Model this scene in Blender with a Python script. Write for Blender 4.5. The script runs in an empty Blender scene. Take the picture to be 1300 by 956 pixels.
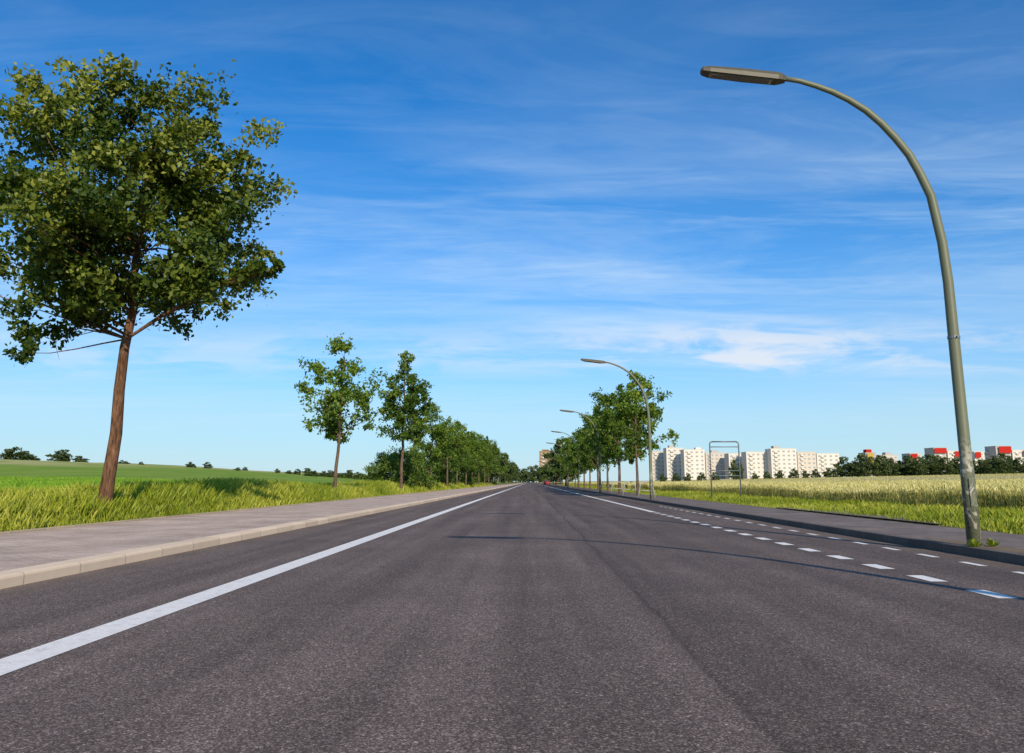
import bpy, math, random
import numpy as np
from mathutils import Vector
S = bpy.context.scene; C = S.collection
R = math.radians
rnd = random.Random(5)

# ------------------------------------------------------------------ materials
def mat(name):
    m = bpy.data.materials.new(name); m.use_nodes = True
    nt = m.node_tree; nt.nodes.clear()
    return m, nt
def N(nt, typ, ins=None, **kw):
    n = nt.nodes.new(typ)
    for k, v in kw.items(): setattr(n, k, v)
    if ins:
        for k, v in ins.items():
            s = n.inputs[k]
            if isinstance(v, bpy.types.NodeSocket): nt.links.new(v, s)
            else: s.default_value = v
    return n
def ramp(nt, fac, stops, interp='LINEAR'):
    n = nt.nodes.new('ShaderNodeValToRGB'); cr = n.color_ramp; cr.interpolation = interp
    while len(cr.elements) < len(stops): cr.elements.new(0.5)
    for e, (p, c) in zip(cr.elements, stops):
        e.position = p; e.color = (c, c, c, 1) if isinstance(c, (int, float)) else (*c, 1)
    nt.links.new(fac, n.inputs[0]); return n.outputs[0]
def mixc(nt, f, a, b, mode='MIX'):
    n = nt.nodes.new('ShaderNodeMix'); n.data_type = 'RGBA'; n.blend_type = mode
    for s, v in ((n.inputs[0], f), (n.inputs[6], a), (n.inputs[7], b)):
        if isinstance(v, bpy.types.NodeSocket): nt.links.new(v, s)
        elif isinstance(v, (int, float)): s.default_value = v if s == n.inputs[0] else (v, v, v, 1)
        else: s.default_value = (*v, 1)
    return n.outputs[2]
def math_(nt, op, a, b=0.0, c=0.0, clamp=False):
    n = nt.nodes.new('ShaderNodeMath'); n.operation = op; n.use_clamp = clamp
    for i, v in enumerate((a, b, c)):
        if isinstance(v, bpy.types.NodeSocket): nt.links.new(v, n.inputs[i])
        else: n.inputs[i].default_value = v
    return n.outputs[0]
def objco(nt, scale=(1, 1, 1), rot=(0, 0, 0)):
    t = N(nt, 'ShaderNodeTexCoord')
    return N(nt, 'ShaderNodeMapping', {'Vector': t.outputs['Object'], 'Scale': scale, 'Rotation': rot}).outputs[0]
def noise(nt, vec, scale, detail=4, rough=.55, dist=0):
    return N(nt, 'ShaderNodeTexNoise', {'Vector': vec, 'Scale': scale, 'Detail': detail, 'Roughness': rough, 'Distortion': dist}).outputs[0]
def finish(nt, col, rough=.8, bump=None, bs=.3, bd=.01, spec=.3, metal=0):
    b = N(nt, 'ShaderNodeBsdfPrincipled', {'Base Color': col if isinstance(col, bpy.types.NodeSocket) else (*col, 1),
          'Roughness': rough, 'Specular IOR Level': spec, 'Metallic': metal})
    if bump is not None:
        bn = N(nt, 'ShaderNodeBump', {'Height': bump, 'Strength': bs, 'Distance': bd})
        nt.links.new(bn.outputs[0], b.inputs['Normal'])
    o = N(nt, 'ShaderNodeOutputMaterial'); nt.links.new(b.outputs[0], o.inputs[0])
def simple(name, col, rough=.7, var=.15, scale=6, spec=.3, metal=0, bs=.2):
    m, nt = mat(name); co = objco(nt); n = noise(nt, co, scale, 3)
    c = mixc(nt, n, tuple(x*(1-var) for x in col), tuple(min(1, x*(1+var)) for x in col))
    finish(nt, c, rough, n, bs, .005, spec, metal); return m

def asphalt():
    m, nt = mat('asphalt'); co = objco(nt)
    v = N(nt, 'ShaderNodeTexVoronoi', {'Vector': co, 'Scale': 150.0}); vc = N(nt, 'ShaderNodeSeparateColor', {'Color': v.outputs['Color']}).outputs[0]
    v2 = N(nt, 'ShaderNodeTexVoronoi', {'Vector': co, 'Scale': 80.0}); vc2 = N(nt, 'ShaderNodeSeparateColor', {'Color': v2.outputs['Color']}).outputs[1]
    base = ramp(nt, vc, [(0, (.075, .055, .048)), (.45, (.128, .095, .083)), (.8, (.185, .139, .121)), (1, (.38, .295, .245))])
    st = ramp(nt, vc2, [(0, .68), (.5, .97), (.9, 1.15), (1, 1.9)])
    c = mixc(nt, 1, base, st, 'MULTIPLY')
    big = noise(nt, objco(nt, (1.1, .04, 1)), 1.7, 3)
    c = mixc(nt, 1, c, ramp(nt, big, [(.3, .72), (.7, 1.24)]), 'MULTIPLY')
    blot = noise(nt, co, .6, 4, .6)
    c = mixc(nt, 1, c, ramp(nt, blot, [(.3, .85), (.7, 1.13)]), 'MULTIPLY')
    sx = N(nt, 'ShaderNodeSeparateXYZ', {'Vector': co})
    xs = math_(nt, 'ADD', sx.outputs[0], math_(nt, 'MULTIPLY', noise(nt, objco(nt, (.01, 1, 1)), .35, 2), .22))
    d = math_(nt, 'ABSOLUTE', math_(nt, 'SUBTRACT', xs, 1.08))
    c = mixc(nt, 1, c, ramp(nt, d, [(0, .68), (.018, .74), (.035, .9), (.14, 1.0)]), 'MULTIPLY')
    side = ramp(nt, math_(nt, 'MULTIPLY', math_(nt, 'SUBTRACT', xs, 1.03), 8, clamp=True), [(0, 1.05), (1, .94)])
    c = mixc(nt, 1, c, side, 'MULTIPLY')
    gl = math_(nt, 'ABSOLUTE', math_(nt, 'SUBTRACT', sx.outputs[0], .5))
    dirt = math_(nt, 'MULTIPLY', ramp(nt, math_(nt, 'SUBTRACT', gl, 4.9), [(0, 0.0), (.6, 1.0)]), ramp(nt, blot, [(.35, .1), (.7, .7)]))
    c = mixc(nt, dirt, c, (.25, .19, .135))
    finish(nt, c, .9, vc, .35, .004, .1)
    return m
def paving(name, cA, cB, mortar, bw, bh, rot=0, rough=.85):
    m, nt = mat(name); co = objco(nt, rot=(0, 0, rot))
    b = N(nt, 'ShaderNodeTexBrick', {'Vector': co, 'Color1': (*cA, 1), 'Color2': (*cB, 1), 'Mortar': (*mortar, 1), 'Scale': 1.0,
          'Mortar Size': .006, 'Mortar Smooth': .3, 'Brick Width': bw, 'Row Height': bh})
    n = noise(nt, co, .8, 5); n2 = noise(nt, co, 40, 2)
    c = mixc(nt, 1, b.outputs[0], ramp(nt, n, [(.3, .78), (.7, 1.2)]), 'MULTIPLY')
    c = mixc(nt, 1, c, ramp(nt, n2, [(.3, .85), (.7, 1.15)]), 'MULTIPLY')
    h = math_(nt, 'SUBTRACT', n2, math_(nt, 'MULTIPLY', b.outputs[1], 2))
    finish(nt, c, rough, h, .3, .005, .1); return m
def kerbmat(name, ca, cb):
    m, nt = mat(name); co = objco(nt)
    sx = N(nt, 'ShaderNodeSeparateXYZ', {'Vector': co}).outputs[1]
    fr = math_(nt, 'FRACT', sx); d = math_(nt, 'ABSOLUTE', math_(nt, 'SUBTRACT', fr, .5))
    joint = ramp(nt, d, [(.488, 1.0), (.495, .6)])
    wn = N(nt, 'ShaderNodeTexWhiteNoise', {'W': math_(nt, 'FLOOR', sx)}, noise_dimensions='1D').outputs[0]
    n = noise(nt, co, 5, 5, .65)
    c = mixc(nt, n, ca, cb); c = mixc(nt, 1, c, ramp(nt, wn, [(0, .88), (1, 1.08)]), 'MULTIPLY'); c = mixc(nt, 1, c, joint, 'MULTIPLY')
    finish(nt, c, .85, n, .3, .004, .1); return m
def leafmat(name, dark, mid, light, trans=.3):
    m, nt = mat(name)
    g = N(nt, 'ShaderNodeNewGeometry'); a = N(nt, 'ShaderNodeAttribute', attribute_name='tint')
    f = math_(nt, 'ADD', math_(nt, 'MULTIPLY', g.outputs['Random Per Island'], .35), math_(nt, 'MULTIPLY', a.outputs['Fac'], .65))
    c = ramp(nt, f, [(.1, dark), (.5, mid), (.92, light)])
    p = N(nt, 'ShaderNodeBsdfPrincipled', {'Base Color': c, 'Roughness': .5, 'Specular IOR Level': .3})
    o = N(nt, 'ShaderNodeOutputMaterial')
    if trans <= 0: nt.links.new(p.outputs[0], o.inputs[0]); return m
    t = N(nt, 'ShaderNodeBsdfTranslucent', {'Color': mixc(nt, 1, c, (1.4, 1.45, .5), 'MULTIPLY')})
    mx = N(nt, 'ShaderNodeMixShader', {0: trans}); nt.links.new(p.outputs[0], mx.inputs[1]); nt.links.new(t.outputs[0], mx.inputs[2])
    nt.links.new(mx.outputs[0], o.inputs[0]); return m
def barkmat(name, a, b):
    m, nt = mat(name); n = noise(nt, objco(nt, (1, 1, .18)), 22, 5, .7)
    n2 = noise(nt, objco(nt), 2, 3)
    c = mixc(nt, ramp(nt, n, [(.35, 0), (.65, 1)]), a, b); c = mixc(nt, 1, c, ramp(nt, n2, [(.3, .75), (.7, 1.2)]), 'MULTIPLY')
    finish(nt, c, .9, n, .9, .03, .1); return m

M = {}
M['asphalt'] = asphalt()
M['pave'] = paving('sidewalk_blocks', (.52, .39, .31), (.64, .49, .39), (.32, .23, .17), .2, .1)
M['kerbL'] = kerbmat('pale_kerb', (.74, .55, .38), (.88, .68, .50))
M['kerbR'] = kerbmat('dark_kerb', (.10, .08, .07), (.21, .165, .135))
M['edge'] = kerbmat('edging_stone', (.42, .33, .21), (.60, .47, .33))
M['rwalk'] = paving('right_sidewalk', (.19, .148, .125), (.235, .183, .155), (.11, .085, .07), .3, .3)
m, nt = mat('road_paint'); co = objco(nt)
n = noise(nt, co, 9, 5, .7); v = N(nt, 'ShaderNodeTexVoronoi', {'Vector': co, 'Scale': 75.0}); vc = N(nt, 'ShaderNodeSeparateColor', {'Color': v.outputs['Color']}).outputs[0]
w = math_(nt, 'MULTIPLY', ramp(nt, n, [(.48, 0), (.78, .8)]), ramp(nt, vc, [(.3, 0), (.8, 1)]))
c = mixc(nt, w, mixc(nt, vc, (.82, .75, .68), (.95, .90, .84)), (.28, .22, .2))
finish(nt, c, .7, vc, .4, .004); M['paint'] = m
M['bark1'] = barkmat('reddish_bark', (.055, .026, .015), (.22, .115, .065))
M['bark2'] = barkmat('grey_brown_bark', (.06, .04, .028), (.20, .135, .09))
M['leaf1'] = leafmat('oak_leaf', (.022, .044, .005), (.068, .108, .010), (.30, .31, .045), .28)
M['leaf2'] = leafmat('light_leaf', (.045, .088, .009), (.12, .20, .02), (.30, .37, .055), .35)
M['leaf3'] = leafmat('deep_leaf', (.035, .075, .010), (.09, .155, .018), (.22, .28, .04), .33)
M['far'] = leafmat('far_leaf', (.035, .055, .014), (.055, .085, .02), (.10, .13, .03), 0)
M['grass'] = leafmat('verge_grass', (.12, .17, .012), (.29, .34, .024), (.64, .58, .12), .35)
M['crop'] = leafmat('green_crop', (.11, .22, .014), (.20, .35, .022), (.30, .42, .035), .35)
M['wheat'] = leafmat('wheat_plant', (.22, .23, .05), (.55, .48, .18), (.82, .71, .36), .3)
m, nt = mat('lamp_paint'); co = objco(nt)
n = noise(nt, objco(nt, (1, 1, .3)), 9, 5, .6)
c = mixc(nt, n, (.115, .125, .075), (.16, .165, .10))
z = N(nt, 'ShaderNodeSeparateXYZ', {'Vector': co}).outputs[2]
low = ramp(nt, math_(nt, 'MULTIPLY', z, .5), [(.0, 1), (.55, .8), (.8, 0)])
scr = ramp(nt, noise(nt, objco(nt, (1, 1, .5)), 14, 2, .5, 2.5), [(.46, 0), (.5, 1), (.54, 0)])
c = mixc(nt, math_(nt, 'MULTIPLY', low, scr), c, (.03, .03, .035))
scr2 = ramp(nt, noise(nt, objco(nt, (1, 1, .7)), 6, 3, .6, 1.5), [(.54, 0), (.57, .8)])
c = mixc(nt, math_(nt, 'MULTIPLY', low, scr2), c, (.5, .46, .38))
finish(nt, c, .5, n, .15, .003, .4); M['pole'] = m
M['lamp'] = simple('lamp_housing', (.085, .075, .05), .5, .2, 10)
M['lampglass'] = simple('lamp_diffuser', (.13, .11, .085), .3, .1, 20, .5)
M['dark'] = simple('dark_metal', (.07, .065, .05), .6)
M['galv'] = simple('galvanised_steel', (.16, .18, .2), .5, .2, 8, .4, .3)
M['hoop'] = simple('weathered_steel', (.38, .37, .35), .5, .2, 8, .4)
M['dirt'] = simple('dirt', (.2, .145, .095), .95, .5, 5, .1)

# ------------------------------------------------------------------ mesh helpers
class MB:
    def __init__(s): s.v = []; s.f = []
    def add(s, v, f):
        o = len(s.v); s.v += [tuple(x) for x in v]; s.f += [tuple(i+o for i in q) for q in f]
    def box(s, x0, x1, y0, y1, z0, z1):
        s.add([(x0,y0,z0),(x1,y0,z0),(x1,y1,z0),(x0,y1,z0),(x0,y0,z1),(x1,y0,z1),(x1,y1,z1),(x0,y1,z1)],
              [(0,3,2,1),(4,5,6,7),(0,1,5,4),(1,2,6,5),(2,3,7,6),(3,0,4,7)])
    def tube(s, pts, rad, n=8, cap=True):
        pts = [Vector(p) for p in pts]; vs = []; fs = []
        t0 = (pts[1]-pts[0]).normalized(); ref = Vector((1, 0, 0)) if abs(t0.x) < .8 else Vector((0, 1, 0))
        a = (ref - t0*ref.dot(t0)).normalized()
        for i, p in enumerate(pts):
            t = (pts[min(i+1, len(pts)-1)] - pts[max(i-1, 0)]).normalized()
            a = (a - t*a.dot(t)).normalized(); b = t.cross(a)
            r = rad[i] if isinstance(rad, (list, tuple)) else rad
            for k in range(n):
                an = 2*math.pi*k/n; vs.append(p + a*r*math.cos(an) + b*r*math.sin(an))
        for i in range(len(pts)-1):
            for k in range(n):
                k2 = (k+1) % n; fs.append((i*n+k, i*n+k2, (i+1)*n+k2, (i+1)*n+k))
        if cap:
            fs.append(tuple(range(n))[::-1]); fs.append(tuple((len(pts)-1)*n+k for k in range(n)))
        s.add(vs, fs)
    def build(s, name, m, parent=None, smooth=False, kind=None, bevel=0):
        me = bpy.data.meshes.new(name); me.from_pydata(s.v, [], s.f); me.materials.append(m)
        if smooth: me.polygons.foreach_set('use_smooth', [True]*len(me.polygons))
        me.update(); o = bpy.data.objects.new(name, me); C.objects.link(o)
        if parent: o.parent = parent
        if kind: o['kind'] = kind
        if bevel:
            b = o.modifiers.new('bevel', 'BEVEL'); b.width = bevel; b.segments = 2
        return o
def npmesh(name, V, k, m, tint=None):
    n = len(V)//k; me = bpy.data.meshes.new(name)
    me.vertices.add(n*k); me.vertices.foreach_set('co', V.astype(np.float32).ravel())
    me.loops.add(n*k); me.loops.foreach_set('vertex_index', np.arange(n*k, dtype=np.int32))
    me.polygons.add(n); me.polygons.foreach_set('loop_start', np.arange(0, n*k, k, dtype=np.int32))
    me.update(calc_edges=True)
    if tint is not None:
        a = me.attributes.new('tint', 'FLOAT', 'FACE'); a.data.foreach_set('value', tint.astype(np.float32))
    me.materials.append(m); return me
def ob(name, me, parent=None, loc=(0,0,0)):
    o = bpy.data.objects.new(name, me); C.objects.link(o); o.location = loc
    if parent: o.parent = parent
    return o
def empty(name, label, cat, loc=(0,0,0), rz=0, group=None):
    o = bpy.data.objects.new(name, None); C.objects.link(o); o.location = loc; o.rotation_euler = (0,0,rz)
    o['label'] = label; o['category'] = cat; o.empty_display_size = .2
    if group: o['group'] = group
    return o
def copytree(root, loc, rz=0, sc=(1,1,1), label=None, group=None):
    r = root.copy(); C.objects.link(r); r.location = loc; r.rotation_euler = (0,0,rz); r.scale = sc
    if label: r['label'] = label
    if group: r['group'] = group
    for ch in list(root.children):
        c = ch.copy(); C.objects.link(c); c.parent = r
        for g in list(ch.children):
            d = g.copy(); C.objects.link(d); d.parent = c
    return r

# ------------------------------------------------------------------ terrain
def sm(a, b, x):
    t = np.clip((x-a)/(b-a), 0, 1); return t*t*(3-2*t)
def gz(x, y):
    x = np.asarray(x, float); y = np.asarray(y, float)
    d = -x
    zl = .10 + .46*sm(9.2, 11.2, d) + .10*np.sin(y*.23)*sm(9.6, 12, d)*(1-sm(15, 30, d)) - .10*sm(12.5, 15, d)*(1-sm(15, 22, d)) \
         + 13.0*sm(14, 330, d) + .9*np.sin(x*.021+y*.013)*sm(30, 120, d) + .5*np.sin(y*.031-x*.012)*sm(60, 200, d)
    zr = .10 + .04*sm(9, 11, x) + 3.0*sm(12, 190, x) + .25*np.sin(x*.03+y*.02)*sm(30, 90, x)
    z = np.where(x < -9.2, zl, np.where(x > 8.5, zr, -.04))
    return z
def gzf(x, y): return float(gz(x, y))
xs = np.array([-4000,-2500,-1500,-1000,-700,-500,-400,-330,-280,-240,-200,-170,-140,-115,-95,-80,-66,-55,-46,-38,-32,-27,-23,-20,-18,-16.5,-15.5,-14.7,-14,-13.3,-12.6,-12,-11.5,-11,-10.6,-10.2,-9.8,-9.5,-9.21,-9.19,-5,0,6,8.49,8.51,9,9.6,10.2,11,11.6,12.5,14,16,19,23,28,34,41,50,60,72,86,103,125,150,180,220,280,360,500,700,1000,1500,2500,4000])
ys = np.concatenate([[-400,-250,-150,-100,-70,-50], np.arange(-40, 120, 2.5), np.arange(120, 300, 10), np.arange(300, 800, 40), [850,1000,1250,1600,2200,3000,4500,7000]])
GX, GY = np.meshgrid(xs, ys); GZ = gz(GX, GY)
b = MB(); b.v = [tuple(v) for v in np.stack([GX.ravel(), GY.ravel(), GZ.ravel()], 1)]
nx = len(xs); b.f = [(j*nx+i, j*nx+i+1, (j+1)*nx+i+1, (j+1)*nx+i) for j in range(len(ys)-1) for i in range(nx-1)]
m, nt = mat('ground_soil_and_crop'); co = objco(nt)
X = N(nt, 'ShaderNodeSeparateXYZ', {'Vector': co}).outputs[0]
n1 = noise(nt, co, 3, 5, .7); n2 = noise(nt, objco(nt, (.25, .03, 1), (0,0,.25)), 1, 5); n3 = noise(nt, co, .04, 4)
verge = mixc(nt, n1, (.07, .085, .012), (.23, .23, .04))
crop = mixc(nt, n1, (.12, .22, .014), (.20, .33, .024)); crop = mixc(nt, ramp(nt, n2, [(.4, 0), (.65, .7)]), crop, (.30, .35, .06))
fard = ramp(nt, math_(nt, 'MULTIPLY', X, -.001), [(.15, 0), (.2, 1)])
crop = mixc(nt, math_(nt, 'MULTIPLY', fard, ramp(nt, n3, [(.40, 0), (.46, 1)])), crop, (.42, .40, .15))
gold = mixc(nt, n1, (.3, .25, .09), (.5, .42, .18))
c = mixc(nt, ramp(nt, math_(nt, 'MULTIPLY', X, -.05), [(.72, 0), (.8, 1)]), verge, crop)
c = mixc(nt, ramp(nt, math_(nt, 'MULTIPLY', X, .05), [(.57, 0), (.62, 1)]), c, gold)
finish(nt, c, .95, n1, .8, .05, .1)
b.build('ground', m, kind='structure', smooth=True)

Y0, Y1 = -60, 1400
b = MB(); b.add([(-5.02,Y0,0),(6.02,Y0,0),(6.02,Y1,0),(-5.02,Y1,0)], [(0,1,2,3)]); b.build('road', M['asphalt'], kind='structure')
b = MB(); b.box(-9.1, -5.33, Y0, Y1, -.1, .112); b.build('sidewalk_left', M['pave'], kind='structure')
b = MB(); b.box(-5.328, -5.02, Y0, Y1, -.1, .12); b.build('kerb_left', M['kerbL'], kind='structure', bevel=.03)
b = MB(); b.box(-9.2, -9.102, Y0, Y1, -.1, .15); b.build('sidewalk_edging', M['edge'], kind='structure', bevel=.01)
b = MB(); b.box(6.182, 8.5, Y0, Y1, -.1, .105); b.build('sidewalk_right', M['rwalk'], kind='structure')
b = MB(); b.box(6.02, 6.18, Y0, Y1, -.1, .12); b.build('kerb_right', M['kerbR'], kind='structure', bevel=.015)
b = MB(); b.add([(8.45,17,.148),(8.6,17,.148),(9.7,20,.16),(9.9,24,.16),(8.6,28,.148),(8.45,28,.148)], [(0,1,2,3,4,5)]); b.build('paved_apron', M['rwalk'], kind='structure')
b = MB(); b.add([(-3.03,Y0,.004),(-2.77,Y0,.004),(-2.77,700,.004),(-3.03,700,.004)], [(0,1,2,3)]); b.build('edge_line_left', M['paint'], kind='structure')
b = MB(); y = -2.2
while y < 27: b.add([(4.08,y,.004),(4.26,y,.004),(4.26,y+.54,.004),(4.08,y+.54,.004)], [(0,1,2,3)]); y += 1.18
b.build('broken_line_right', M['paint'], kind='structure')
b = MB(); b.add([(4.07,27.2,.004),(4.27,27.2,.004),(4.27,700,.004),(4.07,700,.004)], [(0,1,2,3)]); b.build('edge_line_right', M['paint'], kind='structure')
b = MB(); y = 1.0
while y < 34: b.add([(5.43,y,.004),(5.53,y,.004),(5.53,y+.5,.004),(5.43,y+.5,.004)], [(0,1,2,3)]); y += 1.12
b.build('cycle_lane_line', M['paint'], kind='structure')
b = MB(); rg = random.Random(3); pts = []
for i in range(28):
    a = 2*math.pi*i/28; r = 1+rg.uniform(-.2, .2); pts.append((6.42+.22*r*math.cos(a), 11.7+1.5*r*math.sin(a), .109))
b.add(pts, [tuple(range(28))]); b.build('dirt_patch', M['dirt'], kind='structure')

# ------------------------------------------------------------------ grasses
def blades(name, x, y, hmin, hmax, w, lean, m, label, cat, seed, zoff=-.02, tintscale=.35):
    rg = np.random.RandomState(seed); n = len(x); z = gz(x, y)+zoff
    h = rg.uniform(hmin, hmax, n)
    cl = .5+.5*np.sin(x*1.7+np.sin(y*.9)*2)*np.cos(y*1.1+np.sin(x*1.3)); h *= .55+.75*cl
    h *= .45+.55*np.clip((np.abs(x)-(8.5 if x[0] > 0 else 9.2))/.6, 0, 1)
    a = rg.uniform(0, 2*np.pi, n); l = rg.uniform(0, lean, n)*h; la = rg.uniform(0, 2*np.pi, n)
    dx, dy = np.cos(a)*w, np.sin(a)*w
    V = np.zeros((n, 4, 3))
    V[:,0] = np.stack([x-dx, y-dy, z], 1); V[:,1] = np.stack([x+dx, y+dy, z], 1)
    V[:,2] = np.stack([x+dx*.7+np.cos(la)*l*.4, y+dy*.7+np.sin(la)*l*.4, z+h*.6], 1)
    V[:,3] = np.stack([x+np.cos(la)*l, y+np.sin(la)*l, z+h], 1)
    t = np.clip(rg.uniform(0, 1, n)*.6+.4*(.5+.5*np.sin(x*tintscale*3+y*.4)), 0, 1)
    o = ob(name, npmesh(name, V.reshape(-1,3), 4, m, t)); o['kind'] = 'stuff'; o['label'] = label; o['category'] = cat
    return o
rg = np.random.RandomState(11)
def scatter(n, x0, x1, y0, y1, p=1.0):
    return rg.uniform(x0, x1, n), y0+(y1-y0)*rg.uniform(0, 1, n)**p
x1, y1 = scatter(110000, -14.5, -9.22, 12, 60, 1.3); x2, y2 = scatter(45000, -14.5, -9.22, 60, 220, 1.4)
blades('verge_grass', np.r_[x1], np.r_[y1], .12, .50, .009, .6, M['grass'], 'long sunlit yellow green grass on the bank left of the sidewalk', 'grass', 1)
blades('verge_grass', x2, y2, .15, .5, .03, .6, M['grass'], 'distant long grass on the bank beside the left tree row', 'grass', 2)
x1, y1 = scatter(70000, 8.52, 12.2, 12, 60, 1.3); x2, y2 = scatter(25000, 8.52, 12.5, 60, 260, 1.4)
blades('verge_grass', np.r_[x1, x2], np.r_[y1, y2], .07, .28, .011, .7, M['grass'], 'short green grass strip between the right sidewalk and the wheat', 'grass', 3)
x1, y1 = scatter(60000, -70, -14, 18, 130, 1.5)
blades('field_crop', x1, y1, .12, .28, .04, .5, M['crop'], 'low bright green crop in the field on the left', 'crop', 4)

def wheat(n, x0, x1, y0, y1, p, hs, w, seed):
    rg = np.random.RandomState(seed)
    x = x0+(x1-x0)*rg.uniform(0,1,n)**1.6; y = y0+(y1-y0)*rg.uniform(0,1,n)**p; z = gz(x, y)
    x = x + .25*np.sin(y*.7)*(x < x0+1)
    h = hs*rg.uniform(.82, 1.12, n)*(.92+.12*np.sin(x*.6+y*.3)); a = rg.uniform(0, np.pi, n)
    dx, dy = np.cos(a)*w, np.sin(a)*w; la = rg.uniform(0, 2*np.pi, n); l = rg.uniform(.02, .16, n)
    bx, by = x+np.cos(la)*l, y+np.sin(la)*l; tx, ty = x+np.cos(la)*l*1.9, y+np.sin(la)*l*1.9
    V = np.zeros((n, 8, 3))
    V[:,0] = np.stack([x-dx*.5, y-dy*.5, z], 1); V[:,1] = np.stack([x+dx*.5, y+dy*.5, z], 1)
    V[:,2] = np.stack([bx+dx*.3, by+dy*.3, z+h*.84], 1); V[:,3] = np.stack([bx-dx*.3, by-dy*.3, z+h*.84], 1)
    V[:,4] = np.stack([bx, by, z+h*.8], 1); V[:,5] = np.stack([bx+dx, by+dy, z+h*.9], 1)
    V[:,6] = np.stack([tx, ty, z+h], 1); V[:,7] = np.stack([bx-dx, by-dy, z+h*.9], 1)
    t = np.repeat(rg.uniform(0, 1, n), 2); t[0::2] *= .35; t[1::2] = .45+t[1::2]*.55
    return V.reshape(-1, 3), t
Va, ta = wheat(150000, 12.0, 60, 12, 95, 1.1, .72, .016, 21); Vb, tb = wheat(60000, 12.2, 170, 60, 300, 1.2, .75, .05, 22)
o = ob('wheat_field', npmesh('wheat_field', np.r_[Va, Vb], 4, M['wheat'], np.r_[ta, tb])); o['kind'] = 'stuff'
o['label'] = 'ripening golden wheat standing beside the right grass strip'; o['category'] = 'wheat'
wx = np.array([12.6,14,17,21,26,33,42,55,70,90,115,150,190,240,300,400,600,900,1500]); wy = np.concatenate([[5,12], np.arange(20,140,6), np.arange(140,520,25), [600]])
WX, WY = np.meshgrid(wx, wy); WZ = gz(WX, WY)+.5
b = MB(); b.v = [tuple(v) for v in np.stack([WX.ravel(), WY.ravel(), WZ.ravel()], 1)]; nw = len(wx)
b.f = [(j*nw+i, j*nw+i+1, (j+1)*nw+i+1, (j+1)*nw+i) for j in range(len(wy)-1) for i in range(nw-1)]
m, nt = mat('wheat_canopy'); co = objco(nt); n1 = noise(nt, co, 9, 4, .7); n2 = noise(nt, objco(nt, (.2, .04, 1)), 1, 4)
c = mixc(nt, ramp(nt, n1, [(.35, 0), (.65, 1)]), (.38, .32, .12), (.74, .62, .32)); c = mixc(nt, ramp(nt, n2, [(.4, 0), (.7, .4)]), c, (.42, .40, .15))
finish(nt, c, .95, n1, 1, .15, .1)
o = b.build('wheat_canopy', m, kind='stuff', smooth=True); o['label'] = 'dense mass of pale golden wheat filling the right field to the horizon'; o['category'] = 'wheat'

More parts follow.
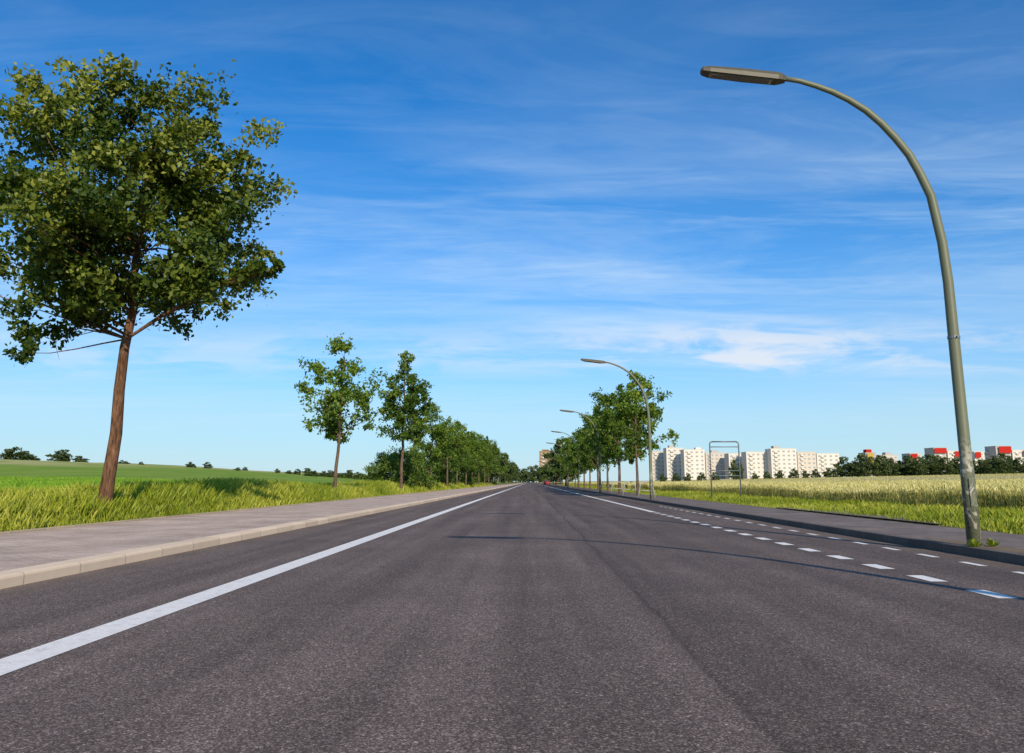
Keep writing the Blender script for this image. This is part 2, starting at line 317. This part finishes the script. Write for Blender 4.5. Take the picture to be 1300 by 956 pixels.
# ------------------------------------------------------------------ trees
def tree_meshes(seed, H, cb, prof, ncl, lpc, ls, cr, r0, bark, leaf, lean=0.0, extra=(), flat=.7, lobes=1.0, step=3, rbk=1.0, ctr=(0,0), pocket=.62):
    rg = np.random.RandomState(seed)
    b = MB(); k = 9; path = []; rad = []
    wob = rg.uniform(-1, 1, (k+1, 2))*.012*H
    for i in range(k+1):
        t = i/k; z = -.25 + t*(H*.86+.25)
        path.append((lean*t + wob[i,0]*min(1, t*2)*.7, wob[i,1]*min(1, t*2)*.7, z)); rad.append(r0*(1-t)**.75*.92+.02 + (r0*.35 if i == 0 else 0))
    path.insert(1, (0, 0, .12)); rad.insert(1, r0*1.12)
    b.tube(path, rad, 12)
    P = np.array(path)
    def trunk_at(z):
        return np.array([np.interp(z, P[:,2], P[:,0]), np.interp(z, P[:,2], P[:,1]), z])
    def rad_at(z): return float(np.interp(z, P[:,2], rad))
    ph = rg.uniform(0, 6.28, 6)
    cl = []
    tt = np.array([p[0] for p in prof]); rr = np.array([p[1] for p in prof])
    while len(cl) < ncl:
        t = rg.uniform(0, 1); Rm = np.interp(t, tt, rr)
        if rg.uniform() > (Rm/rr.max())**1.6: continue
        an = rg.uniform(0, 2*np.pi)
        lump = 1+lobes*(.16*np.sin(an*2+ph[0]+t*4)+.14*np.sin(an*5+ph[1]-t*9)+.10*np.sin(an*3+t*16+ph[2])+.06*rg.normal())
        rho = Rm*lump*rg.uniform(.10, 1)**.5
        if lobes > 1 and np.sin(an*3+ph[3]+t*7)*np.sin(t*15+ph[4]) > pocket: continue
        c0 = trunk_at(min(cb+(H-cb)*t, H*.86)).copy(); c0[2] = cb+(H-cb)*t
        c0[2] -= .06*rho*(1-t)
        cl.append((c0[0]+rho*np.cos(an)+ctr[0]*(.3+.7*min(1, t*3)), c0[1]+rho*np.sin(an), c0[2], cr*rg.uniform(.55, 1.4)))
    cl += list(extra)
    for i, (x, y, z, r) in enumerate(cl):
        h = math.hypot(x, y)
        lo_ = cb*(.97+.45*rg.uniform()**1.5) if i < ncl else cb*.85
        zs = max(lo_, z - h*rg.uniform(.4, .8) - .2); zs = min(zs, H*.84, max(z-.15, cb*.9))
        s = trunk_at(zs); e = np.array([x, y, z])
        L = np.linalg.norm(e-s)
        mid = s*.5+e*.5 + np.array([0, 0, .10*L])*rg.uniform(-.2, 1) + rg.normal(0, .04*L, 3)
        rb = min(rad_at(zs)*.5, .010+.010*L)*rbk
        if i % step == 0 or (i >= ncl and (i-ncl) % 2 == 0):
            b.tube([s, (s+mid)/2 + rg.normal(0, .02*L, 3), mid, (mid+e)/2 + rg.normal(0, .02*L, 3), e], [rb, rb*.8, rb*.6, rb*.4, .008], 5, False)
            for _ in range(3):
                w = e + rg.normal(0, r*.6, 3); b.tube([e, (e+w)/2+rg.normal(0, .04, 3), w], [.008, .006, .003], 3, False)
    cl = np.array(cl); n = len(cl)*lpc; ci = np.repeat(np.arange(len(cl)), lpc)
    sp = rg.normal(0, 1, (len(cl), 12, 3)); sp /= np.linalg.norm(sp, axis=2, keepdims=True); sp *= rg.uniform(.3, 1.25, (len(cl), 12, 1))
    si = rg.randint(0, 12, n)
    c = cl[ci, :3] + sp[ci, si]*cl[ci, 3:4]*np.array([1, 1, flat]) + rg.normal(0, 1, (n, 3))*cl[ci, 3:4]*.20
    nrm = rg.normal(0, 1, (n, 3)) + np.array([0, -.3, .6]); nrm /= np.linalg.norm(nrm, axis=1, keepdims=True)
    a = rg.normal(0, 1, (n, 3)) + np.array([0, 0, -.25]); a -= nrm*np.sum(a*nrm, 1, keepdims=True); a /= np.linalg.norm(a, axis=1, keepdims=True)
    bb = np.cross(nrm, a); L = (ls*rg.uniform(.6, 1.3, n))[:, None]
    V = np.zeros((n, 4, 3)); V[:,0] = c-a*L*.5; V[:,1] = c+bb*L*.33+a*L*.08; V[:,2] = c+a*L*.5-nrm*L*.12; V[:,3] = c-bb*L*.33+a*L*.08
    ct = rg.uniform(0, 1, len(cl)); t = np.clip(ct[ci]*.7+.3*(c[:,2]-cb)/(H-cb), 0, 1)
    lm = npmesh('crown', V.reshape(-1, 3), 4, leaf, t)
    me = bpy.data.meshes.new('trunk'); me.from_pydata(b.v, [], b.f); me.materials.append(bark)
    me.polygons.foreach_set('use_smooth', [True]*len(me.polygons)); me.update()
    return me, lm
def plant(kind, meshes, loc, label, cat='tree', rz=0, sc=(1,1,1), group=None):
    o = empty(kind, label, cat, loc, rz, group); o.scale = sc
    ob('trunk' if kind != 'shrub' else 'stems', meshes[0], o); ob('crown', meshes[1], o); return o

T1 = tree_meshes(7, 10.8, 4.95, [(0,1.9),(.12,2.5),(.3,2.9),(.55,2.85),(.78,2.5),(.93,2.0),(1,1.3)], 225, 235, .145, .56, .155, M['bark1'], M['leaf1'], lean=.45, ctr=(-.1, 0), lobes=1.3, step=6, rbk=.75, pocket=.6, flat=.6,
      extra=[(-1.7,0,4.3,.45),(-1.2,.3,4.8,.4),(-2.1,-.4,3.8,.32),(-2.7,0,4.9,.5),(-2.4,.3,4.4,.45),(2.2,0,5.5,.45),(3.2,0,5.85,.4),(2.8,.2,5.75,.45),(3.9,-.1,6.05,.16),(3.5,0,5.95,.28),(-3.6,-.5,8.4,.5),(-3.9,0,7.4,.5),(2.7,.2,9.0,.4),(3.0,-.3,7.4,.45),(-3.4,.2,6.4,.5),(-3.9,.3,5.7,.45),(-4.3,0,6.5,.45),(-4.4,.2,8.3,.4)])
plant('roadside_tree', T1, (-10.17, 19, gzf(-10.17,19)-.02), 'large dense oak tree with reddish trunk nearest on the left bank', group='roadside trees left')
T2 = tree_meshes(12, 8.5, 2.9, [(0,.9),(.15,1.8),(.4,1.95),(.65,1.5),(.85,.9),(1,.4)], 62, 150, .17, .44, .09, M['bark2'], M['leaf2'], lean=.25, lobes=1.35)
plant('roadside_tree', T2, (-10.2, 41.7, gzf(-10.2,41.7)-.02), 'slim sparse young tree standing second on the left bank', group='roadside trees left')
T3 = tree_meshes(31, 12.2, 4.0, [(0,1.2),(.15,2.3),(.35,2.3),(.55,1.6),(.75,.85),(.9,.4),(1,.12)], 88, 150, .21, .48, .12, M['bark2'], M['leaf3'], lean=.2, lobes=1.2)
plant('roadside_tree', T3, (-10.0, 62, gzf(-10,62)-.02), 'taller pointed tree standing third on the left bank beside dark shrubs', group='roadside trees left')
T4 = tree_meshes(44, 9.4, 2.6, [(0,1.3),(.15,2.3),(.4,2.5),(.7,1.8),(.9,1.0),(1,.3)], 75, 120, .23, .55, .12, M['bark2'], M['leaf3'], lobes=1.35)
T5 = tree_meshes(52, 8.8, 2.6, [(0,1.1),(.15,2.0),(.4,2.3),(.7,1.7),(.9,1.0),(1,.3)], 75, 140, .2, .50, .10, M['bark2'], M['leaf2'], lobes=1.35)
TF = tree_meshes(61, 10, 1.2, [(0,2.6),(.2,3.8),(.5,4),(.8,2.8),(1,1)], 60, 70, .65, .9, .2, M['bark2'], M['far'], step=2)
SH = tree_meshes(71, 3.4, .3, [(0,1.8),(.3,2.3),(.6,1.9),(1,.6)], 60, 120, .17, .5, .06, M['bark2'], M['leaf3'], step=2)
words = ['fourth','fifth','sixth','seventh','eighth']
left = [(82,-10.1,1.0),(97,-10,.95),(112,-10.2,1.05),(127,-10.1,1.0),(143,-10.3,1.1)]
for i, (y, x, s) in enumerate(left):
    plant('roadside_tree', (T5, T4, T5, T4, T5)[i], (x, y, gzf(x,y)-.05), words[i]+' tree from the camera in the roadside row on the left bank', rz=i*1.3, sc=(s,)*3, group='roadside trees left')
for i, y in enumerate([158,174,192,210,230,255,282,312,345,385,430,480]):
    s = .95+.25*rnd.random()
    plant('roadside_tree', (T5, T4, T4, TF)[i%4], (-10.2+rnd.uniform(-.4,.4), y, .3), 'small distant tree closing the far end of the left roadside row', rz=i*2.1, sc=(s,s,s*1.05), group='distant roadside trees left')
right = [(54,7.25,.90,1),(66,7.4,.97,0),(77,7.5,.97,1),(89,7.6,.95,0),(101,7.6,.95,1),(113,7.7,.92,0)]
ow = ['first','second','third','fourth','fifth','sixth']
for i, (y, x, s, k) in enumerate(right):
    plant('roadside_tree', (T5 if k else T4), (x, y, .09), ow[i]+' tree from the camera in the row on the right sidewalk', rz=2+i*1.7, sc=(s,s,s*1.06), group='roadside trees right')
for i, y in enumerate([125,141,158,177,197,220,246,275,308,345,390,440]):
    s = .9+.15*rnd.random()
    plant('roadside_tree', (T4, T5, T4, TF)[i%4], (7.8+rnd.uniform(-.3,.3), y, .05), 'small distant tree closing the far end of the right roadside row', rz=i*2.4, sc=(s,s,s*.98), group='distant roadside trees right')
for i in range(9):
    s = 1.1+.3*rnd.random()
    plant('woodland_tree', TF, (-22+i*5.5, 640+rnd.uniform(-30,30), -.5), 'dark tree in the woodland at the vanishing point of the road', rz=i, sc=(s,)*3, group='woodland where the road ends')
sh = [(-12.0,66,.8,'leftmost dark shrub on the left bank behind the third tree'),(-11.5,69,.95,'middle dark shrub on the left bank behind the third tree'),(-11.3,75,1.1,'right hand dark shrub of three on the left bank'),]
for i, (x, y, s, l) in enumerate(sh): plant('shrub', SH, (x,y,gzf(x,y)-.1), l, 'shrub', rz=i*2, sc=(s,s,s), group='shrubs on the left bank')
for i, y in enumerate([88,101,114,130,148,165,190,220]):
    x = -12.3+rnd.uniform(-.5,.8); s = .95+rnd.random()*.4
    plant('shrub', SH, (x,y,gzf(x,y)-.1), 'dark shrub among the farther trees of the left row', 'shrub', rz=i*1.4, sc=(s,s,s), group='farther shrubs among left trees')
def dirx(px, Y): return ((px-650)/1008.0-.022)*Y
fl = [(3,430,.8),(13,430,.9),(22,430,.7),(29,440,.6),(38,440,.45),(70,430,.8),(77,450,.5),(97,440,.5),(103,440,.3),(150,470,.35),(157,470,.3),(176,480,.3),(238,500,.45),(243,500,.35),(262,520,.5),(300,520,.3),(310,540,.35),(352,560,.4),(366,560,.35),(377,560,.5),(392,520,.65),(399,540,.5),(410,560,.5),(421,560,.6),(433,560,.45),(442,560,.7),(455,520,.6),(463,560,.5),(473,560,.6),(482,500,.6)]
for i, (px, Y, s) in enumerate(fl):
    x = dirx(px, Y)
    if px < 40: l, g = 'distant dark tree in the clump at the far left edge of the horizon', 'far clump at left edge'
    elif px < 110: l, g = 'distant dark tree on the horizon just left of the large oak', 'far trees left of the oak'
    elif px < 330: l, g = 'tiny distant tree on the open horizon right of the large oak trunk', 'far trees on open horizon'
    else: l, g = 'distant dark tree in the hedge on the horizon around the second tree', 'far hedge trees behind the second tree'
    plant('distant_tree', TF, (x, Y, gzf(x,Y)-.9), l, rz=i*1.9, sc=(s*rnd.uniform(1.2,2.0),s*1.4,s*.95), group=g)
fr = [(840,.5),(856,.55),(870,.5),(888,.55),(905,.55),(928,1.15),(936,1.0),(955,.45),(970,.5),(985,.55),(1003,.6),(1018,.5),(1030,.55),(1045,.6),(1058,.75)]
fr += [(1068+i*8.3, .86+.34*rnd.random()) for i in range(30)]
for i, (px, s) in enumerate(fr):
    Y = 400+rnd.uniform(-15, 25); x = dirx(px, Y)
    if px < 1050:
        l, g = ('slender dark tree standing in front of the white flats' if 920 < px < 940 else 'low distant tree at the foot of the white flats'), ('slender trees by white flats' if 920 < px < 940 else 'low trees by white flats')
    else: l, g = 'distant tree in the dark belt behind the wheat on the right', 'tree belt behind the wheat'
    plant('distant_tree', TF, (x, Y, gzf(x,Y)-.8), l, rz=i*1.7, sc=((s*.5,)*2 if 920 < px < 940 else (s*1.05,)*2)+(s,), group=g)

# ------------------------------------------------------------------ street lamps
def make_lamp(loc, label):
    o = empty('street_lamp', label, 'street lamp', loc, 0, 'curved street lamps on the right sidewalk')
    prof = [(0,-.1,.105),(0,1.1,.102),(0,1.16,.092),(0,2.9,.086),(0,3.0,.086),(0,3.84,.08),(-.03,4.46,.077),(-.13,5.2,.073),(-.27,5.58,.07),(-.40,5.87,.067),(-.58,6.14,.064),(-.78,6.39,.061),(-1.0,6.61,.058),(-1.25,6.79,.054),(-1.5,6.93,.051),(-1.74,7.03,.047),(-2.0,7.12,.044),(-2.28,7.17,.042)]
    b = MB(); b.tube([(x,0,z) for x,z,r in prof], [r*.9 for x,z,r in prof], 16); b.build('pole', M['pole'], o, True)
    b = MB(); b.tube([(0,0,-.05),(0,0,.02),(0,0,.035)], [.12,.12,.1], 16); b.build('base_collar', M['dark'], o)
    b = MB(); b.tube([(0,0,2.98),(0,0,3.02)], .086, 16); b.tube([(0,0,3.0),(0,-.12,3.0)], .012, 6); b.build('clamp_band', M['galv'], o)
    b = MB(); b.box(-.045,.045,-.1,-.078,.55,.95); b.build('access_door', M['pole'], o, bevel=.008)
    d = Vector((-1.28, 0, .155)).normalized(); up = Vector((d.z, 0, -d.x)); s0 = Vector((-2.22, 0, 7.16)); L = 1.33
    def P(t, w, h): return s0 + d*(t*L) + Vector((0, w, 0)) + up*h
    secs = [(0,.05,.035,-.05),(.05,.085,.05,-.06),(.10,.105,.06,-.07),(.5,.115,.06,-.07),(.9,.105,.05,-.058),(.98,.085,.035,-.04),(1,.06,.02,-.02)]
    vs = []; fs = []
    for t, w, hu, hd in secs:
        vs += [P(t,-w,hd), P(t,-w,0), P(t,-w*.75,hu), P(t,w*.75,hu), P(t,w,0), P(t,w,hd)]
    for i in range(len(secs)-1):
        for k in range(6):
            k2 = (k+1) % 6; fs.append((i*6+k, i*6+k2, (i+1)*6+k2, (i+1)*6+k))
    fs += [tuple(range(6)), tuple(len(vs)-6+k for k in range(6))[::-1]]
    b = MB(); b.add(vs, fs); hd = b.build('lamp_head', M['lamp'], o)
    vs = [P(t,w,h) for t,w,h in ((.16,-.085,-.0725),(.16,.085,-.0725),(.9,.08,-.062),(.9,-.08,-.062),(.19,-.065,-.095),(.19,.065,-.095),(.87,.06,-.088),(.87,-.06,-.088))]
    b = MB(); b.add(vs, [(0,1,5,4),(1,2,6,5),(2,3,7,6),(3,0,4,7),(4,5,6,7),(0,3,2,1)]); b.build('diffuser', M['lampglass'], hd)
    return o
l0 = make_lamp((6.28, 11.6, .105), 'nearest tall curved street lamp with scribbled grey green pole at right')
lw = ['second street lamp from the camera rising beside the right tree row','third street lamp from the camera, its head left of the right trees','fourth street lamp from the camera above the right kerb']
for i in range(3): copytree(l0, (6.28, 41.5+30*i, .105), label=lw[i])
for i in range(5): copytree(l0, (6.28, 131.5+30*i, .105), label='tiny far street lamp near the vanishing point of the right kerb', group='far street lamps')
copytree(l0, (6.28, 0.4, .105), label='unseen street lamp added beside the camera to cast a shadow on the road')  # out of view, added off the row's spacing for its shadow on the road
def weed(loc, seed, label):
    rg = np.random.RandomState(seed); n = 34; a = rg.uniform(0, 2*np.pi, n); r = rg.uniform(.02, .11, n); h = rg.uniform(.02, .13, n)
    V = np.zeros((n,4,3)); bx, by = np.cos(a)*r*.3, np.sin(a)*r*.3; tx, ty = np.cos(a)*r*1.4, np.sin(a)*r*1.4; px, py = -np.sin(a)*.013, np.cos(a)*.013
    V[:,0] = np.stack([bx,by,0*a],1); V[:,1] = np.stack([(bx+tx)/2+px,(by+ty)/2+py,h*.7],1); V[:,2] = np.stack([tx,ty,h],1); V[:,3] = np.stack([(bx+tx)/2-px,(by+ty)/2-py,h*.7],1)
    o = ob('weed', npmesh('weed', V.reshape(-1,3), 4, M['grass'], rg.uniform(0,.5,n)), loc=loc); o['label'] = label; o['category'] = 'weed'
weed((6.12,11.3,.11), 1, 'small leafy weed left of the nearest lamp base'); weed((6.48,11.5,.11), 2, 'small green weed right of the nearest lamp base')

# low steel hoops beside the pavement
def hoop(loc, label):
    o = empty('hoop_stand', label, 'hoop stand', loc, rnd.uniform(-.15,.15), 'steel hoop stands on the right sidewalk')
    b = MB(); b.tube([(-.5,0,-.05),(-.34,0,.80),(-.30,0,.87),(-.24,0,.9),(.24,0,.9),(.30,0,.87),(.34,0,.80),(.5,0,-.05)], .032, 10); b.build('hoop', M['hoop'], o, True)
    b = MB(); b.tube([(-.415,0,.4),(.415,0,.4)], .022, 8); b.build('cross_bar', M['hoop'], o, True)
for (x, y), l in zip([(6.9,47.5),(6.85,55),(6.85,63),(6.85,72)], ['nearest grey steel hoop beside the second lamp','second grey steel hoop under the right trees','third grey steel hoop under the right trees','farthest grey steel hoop under the right trees']):
    hoop((x, y, .105), l)

o = empty('sign_frame', 'tall empty steel tube frame standing in grass before the wheat', 'sign frame', (9.75, 40, gzf(9.75,40)))
for s in (-1, 1):
    b = MB(); b.tube([(s*.72,0,-.2),(s*.72,0,2.75),(s*.69,0,2.84),(s*.60,0,2.88)], .034, 10); b.build('post', M['galv'], o, True)
b = MB(); b.tube([(-.60,0,2.88),(.60,0,2.88)], .034, 10); b.build('top_rail', M['galv'], o, True)
for z in (1.45, 1.2, 2.62): 
    b = MB(); b.tube([(-.72,0,z),(.72,0,z)], .022, 8); b.build('cross_rail', M['galv'], o, True)

# ------------------------------------------------------------------ buildings
def fac(name, col): return simple(name, col, .85, .06, .3, .2)
M['white'] = fac('white_render', (.64, .59, .53)); M['cream'] = fac('cream_render', (.56, .50, .43)); M['tan'] = fac('tan_brick', (.30, .19, .10))
M['red'] = fac('red_panel', (.42, .02, .012)); M['grey'] = fac('grey_render', (.42, .39, .36))
M['win'] = simple('window_glass', (.30, .30, .30), .3, .2, 1, .5)
M['yellow'] = fac('ochre_panel', (.45, .3, .07)); M['glass'] = simple('car_window_glass', (.05, .06, .07), .15, .2, 1, .5)
cache = {}
def boxmesh(name, dims, m):
    k = (name, m.name)+tuple(round(d, 2) for d in dims)
    if k not in cache:
        b = MB(); b.box(*dims); me = bpy.data.meshes.new(name); me.from_pydata(b.v, [], b.f); me.materials.append(m); cache[k] = me
    return cache[k]
def block(px0, px1, top, Y, wall, label, depth=14, roofbox=None, accent=None, cat='apartment block', group=None):
    top += 2.0
    x0, x1 = dirx(px0, Y), dirx(px1, Y); W = x1-x0; cx = (x0+x1)/2; zg = gzf(cx, Y)-1
    ztop = 1+(612-top)/1006*Y; H = ztop-zg
    o = empty('apartment_block', label, cat, (cx, Y, zg), 0, group)
    b = MB(); b.box(-W/2, W/2, 0, depth, 0, H); b.build('wall', wall, o)
    b = MB(); b.box(-W/2-.2, W/2+.2, -.2, depth+.2, H, H+.35); b.build('roof', wall, o)
    nf = max(3, int((H-2)/2.9)); nc = max(2, int(W/3.4))
    while nf*nc > 95: nc -= 1
    wm = boxmesh('window', (-W/nc*.22, W/nc*.22, -.06, .1, 0, 1.2), M['win'])
    bm_ = boxmesh('balcony', (-1.1, 1.1, -1.2, -.1, 0, 1.0), M['cream'] if wall is M['white'] else M['white'])
    for f in range(nf):
        for c in range(nc):
            ob('window', wm, o, (-W/2+(c+.5)*W/nc, 0, H-2.4-f*(H-2)/nf))
        for k in range(max(1, nc//3)):
            ob('balcony', bm_, o, (-W/2+(k*3+1)*W/nc, 0, H-3.1-f*(H-2)/nf))
    if roofbox: 
        b = MB(); b.box(W*roofbox[0], W*roofbox[1], 2, 8, H+.35, H+.35+roofbox[2]); b.build('roof_house', roofbox[3], o)
    if accent:
        b = MB(); b.box(W*accent[0], W*accent[1], -1.4, -1.25, H*accent[2], H-.1); b.build('facade_panel', accent[3], o)
    return o
block(826,844,572,640,M['cream'],'cream block half hidden by the right trees at left end of the row')
block(845,866,568,620,M['white'],'white high rise block second in the pale row', roofbox=(-.3,0,2.0,M['grey']))
block(867,893,570,600,M['white'],'white high rise block third from left in the pale row', roofbox=(.1,.35,1.5,M['white']))
block(894,922,574,640,M['cream'],'cream block behind the empty sign frame', roofbox=(-.2,.1,2,M['grey']))
block(923,944,575,620,M['white'],'white block behind the slender dark trees')
block(945,975,573,600,M['white'],'white block just right of the slender dark trees')
block(976,1008,569,590,M['white'],'broad tall white block in the middle of the pale row', roofbox=(-.35,-.1,2.0,M['grey']))
block(1009,1032,573,600,M['cream'],'narrow cream block right of the broad white block')
block(1033,1061,575,610,M['white'],'lowest white block ending the pale row on the right')
block(1094,1107,574,640,M['grey'],'narrow grey block with ochre panel behind the tree belt', accent=(-.4,.2,.6,M['yellow']), roofbox=(-.3,.2,2.5,M['red']))
block(1111,1134,577,640,M['cream'],'low pale block left of the small red panelled block', roofbox=(-.1,.2,2,M['grey']))
block(1149,1163,575,640,M['cream'],'small cream block with red panel over the tree belt', accent=(-.5,.1,.8,M['red']))
block(1179,1194,568,600,M['grey'],'grey tower with red top left of the near lamp pole', accent=(-.5,.5,.84,M['red']))
block(1196,1210,572,600,M['white'],'white tower with red corner just left of near lamp pole', accent=(.05,.5,.8,M['red']))
block(1229,1252,573,600,M['white'],'white block just right of the near lamp pole', accent=(-.5,-.2,.8,M['red']))
block(1256,1274,566,590,M['grey'],'tall grey block with bright red upper panel near right edge', accent=(-.35,.5,.8,M['red']))
block(1276,1306,571,590,M['white'],'white block at the right edge of the photo', accent=(-.1,.15,.8,M['red']))
block(685,700,572,700,M['tan'],'tan brick tower rising near the end of the road', roofbox=(-.3,.3,1.5,M['tan']))

# ------------------------------------------------------------------ parked car far away
M['carred'] = simple('red_car_paint', (.45, .03, .02), .3, .05, 3, .5); M['tyre'] = simple('tyre_rubber', (.02,.02,.02), .9); M['tail'] = simple('tail_light', (.5,.01,.01), .3)
o = empty('parked_car', 'small red car parked far away by the right kerb', 'car', (5.0, 235, .002))
prof = [(-2.0,.35),(-2.05,.8),(-1.8,.95),(-1.5,1.4),(.3,1.42),(.95,.98),(1.95,.85),(2.05,.4)]
b = MB(); n = len(prof); vs = [(-.85,y,z) for y,z in prof]+[(.85,y,z) for y,z in prof]
b.add(vs, [tuple(range(n)), tuple(range(n,2*n))[::-1]]+[(i,n+i,n+(i+1)%n,(i+1)%n) for i in range(n)]); b.build('body', M['carred'], o, bevel=.08)
b = MB(); b.add([(-.68,-1.80,1.0),(.68,-1.80,1.0),(.62,-1.56,1.36),(-.62,-1.56,1.36)], [(0,1,2,3)]); b.build('rear_window', M['glass'], o)
for sx in (-1,1):
    b = MB(); b.box(sx*.7-.1, sx*.7+.1, -2.08,-2.0,.68,.82); b.build('tail_light', M['tail'], o)
    for yy in (-1.3,1.3): b = MB(); b.tube([(sx*.7,yy,.32),(sx*.88,yy,.32)], .32, 16); b.build('wheel', M['tyre'], o)

# ------------------------------------------------------------------ world, sun, camera
el = R(26); shx, shy = -.28, .96
w = bpy.data.worlds.new('World'); S.world = w; w.use_nodes = True; nt = w.node_tree; nt.nodes.clear()
sky = N(nt, 'ShaderNodeTexSky', sky_type='NISHITA'); sky.sun_disc = False; sky.sun_elevation = el; sky.sun_rotation = math.atan2(-shx, -shy)
sky.air_density = 1.0; sky.dust_density = .3; sky.ozone_density = 2.0; sky.altitude = 100
tc = N(nt, 'ShaderNodeTexCoord'); sp = N(nt, 'ShaderNodeSeparateXYZ', {'Vector': tc.outputs['Generated']})
base = mixc(nt, 1, sky.outputs[0], (.15, .78, 1.32), 'MULTIPLY')
haze = ramp(nt, sp.outputs[2], [(.0, .94), (.06, .74), (.15, .38), (.30, .08), (.45, 0)], 'EASE')
base = mixc(nt, haze, base, (5.1, 6.5, 7.1))
zz = math_(nt, 'MAXIMUM', math_(nt, 'ADD', sp.outputs[2], .04), .02)
cx = math_(nt, 'DIVIDE', sp.outputs[0], zz); cy = math_(nt, 'DIVIDE', sp.outputs[1], zz)
cv = N(nt, 'ShaderNodeCombineXYZ', {0: cx, 1: cy, 2: 0.0}).outputs[0]
def cl(scale, rot, s, det, dist, loc=(0,0,0)):
    mp = N(nt, 'ShaderNodeMapping', {'Vector': cv, 'Scale': scale, 'Rotation': (0,0,rot), 'Location': loc})
    return noise(nt, mp.outputs[0], s, det, .62, dist)
a = cl((.35, 1.1, 1), .25, .9, 7, .7); bmask = cl((.25, .4, 1), 0, .7, 2, .3, (3,1,0)); c3 = cl((.5, 1.6, 1), -.35, 2.2, 6, 1.2, (1,7,0))
f1 = math_(nt, 'MULTIPLY', ramp(nt, a, [(.43, 0), (.77, 1)]), ramp(nt, bmask, [(.35, 0), (.6, 1)]))
f2 = math_(nt, 'MULTIPLY', ramp(nt, c3, [(.48, 0), (.8, 1)]), ramp(nt, bmask, [(.40, .15), (.65, .65)]))
f = math_(nt, 'MULTIPLY', math_(nt, 'ADD', f1, f2), .52, clamp=True)
hz = ramp(nt, sp.outputs[2], [(.0, 0), (.08, .5), (.15, 1), (.36, .9), (.5, .5), (.6, .3)])
f = math_(nt, 'MULTIPLY', f, hz)
col = mixc(nt, f, base, (5.6, 7.0, 8.2))
yy = math_(nt, 'MAXIMUM', sp.outputs[1], .05)
az = math_(nt, 'DIVIDE', sp.outputs[0], yy); ev = math_(nt, 'DIVIDE', sp.outputs[2], yy)
pv = N(nt, 'ShaderNodeCombineXYZ', {0: math_(nt, 'MULTIPLY', az, 7), 1: math_(nt, 'MULTIPLY', ev, 34), 2: 4.3}).outputs[0]
pn = noise(nt, pv, 1.0, 7, .6, .5)
band = ramp(nt, ev, [(.125, 0), (.15, 1), (.18, .9), (.215, 0)]); azm = ramp(nt, az, [(.0, .35), (.18, .8), (.3, 1), (.42, .7), (.55, .45)])
pf = math_(nt, 'MULTIPLY', math_(nt, 'MULTIPLY', ramp(nt, pn, [(.45, 0), (.60, 1)]), band), azm)
col = mixc(nt, math_(nt, 'MULTIPLY', pf, .8), col, (7.2, 7.3, 7.6))
bg = N(nt, 'ShaderNodeBackground', {'Color': col, 'Strength': .12}); wo = N(nt, 'ShaderNodeOutputWorld'); nt.links.new(bg.outputs[0], wo.inputs[0])

L = bpy.data.lights.new('sun', 'SUN'); L.energy = 5.0; L.angle = R(.5); L.color = (1, .88, .68)
lo = bpy.data.objects.new('sun', L); C.objects.link(lo)
lo.rotation_euler = Vector((shx*math.cos(el), shy*math.cos(el), -math.sin(el))).to_track_quat('-Z', 'Y').to_euler()

cam = bpy.data.cameras.new('camera'); co_ = bpy.data.objects.new('camera', cam); C.objects.link(co_); S.camera = co_
co_.location = (0, 0, 1.0); co_.rotation_euler = (R(90+10.148), 0, R(1.26))
cam.sensor_width = 36; cam.lens = 36*1000/1300; cam.shift_y = -45/1300; cam.clip_start = .05; cam.clip_end = 20000
S.view_settings.view_transform = 'Standard'; S.view_settings.look = 'None'; S.view_settings.exposure = 0
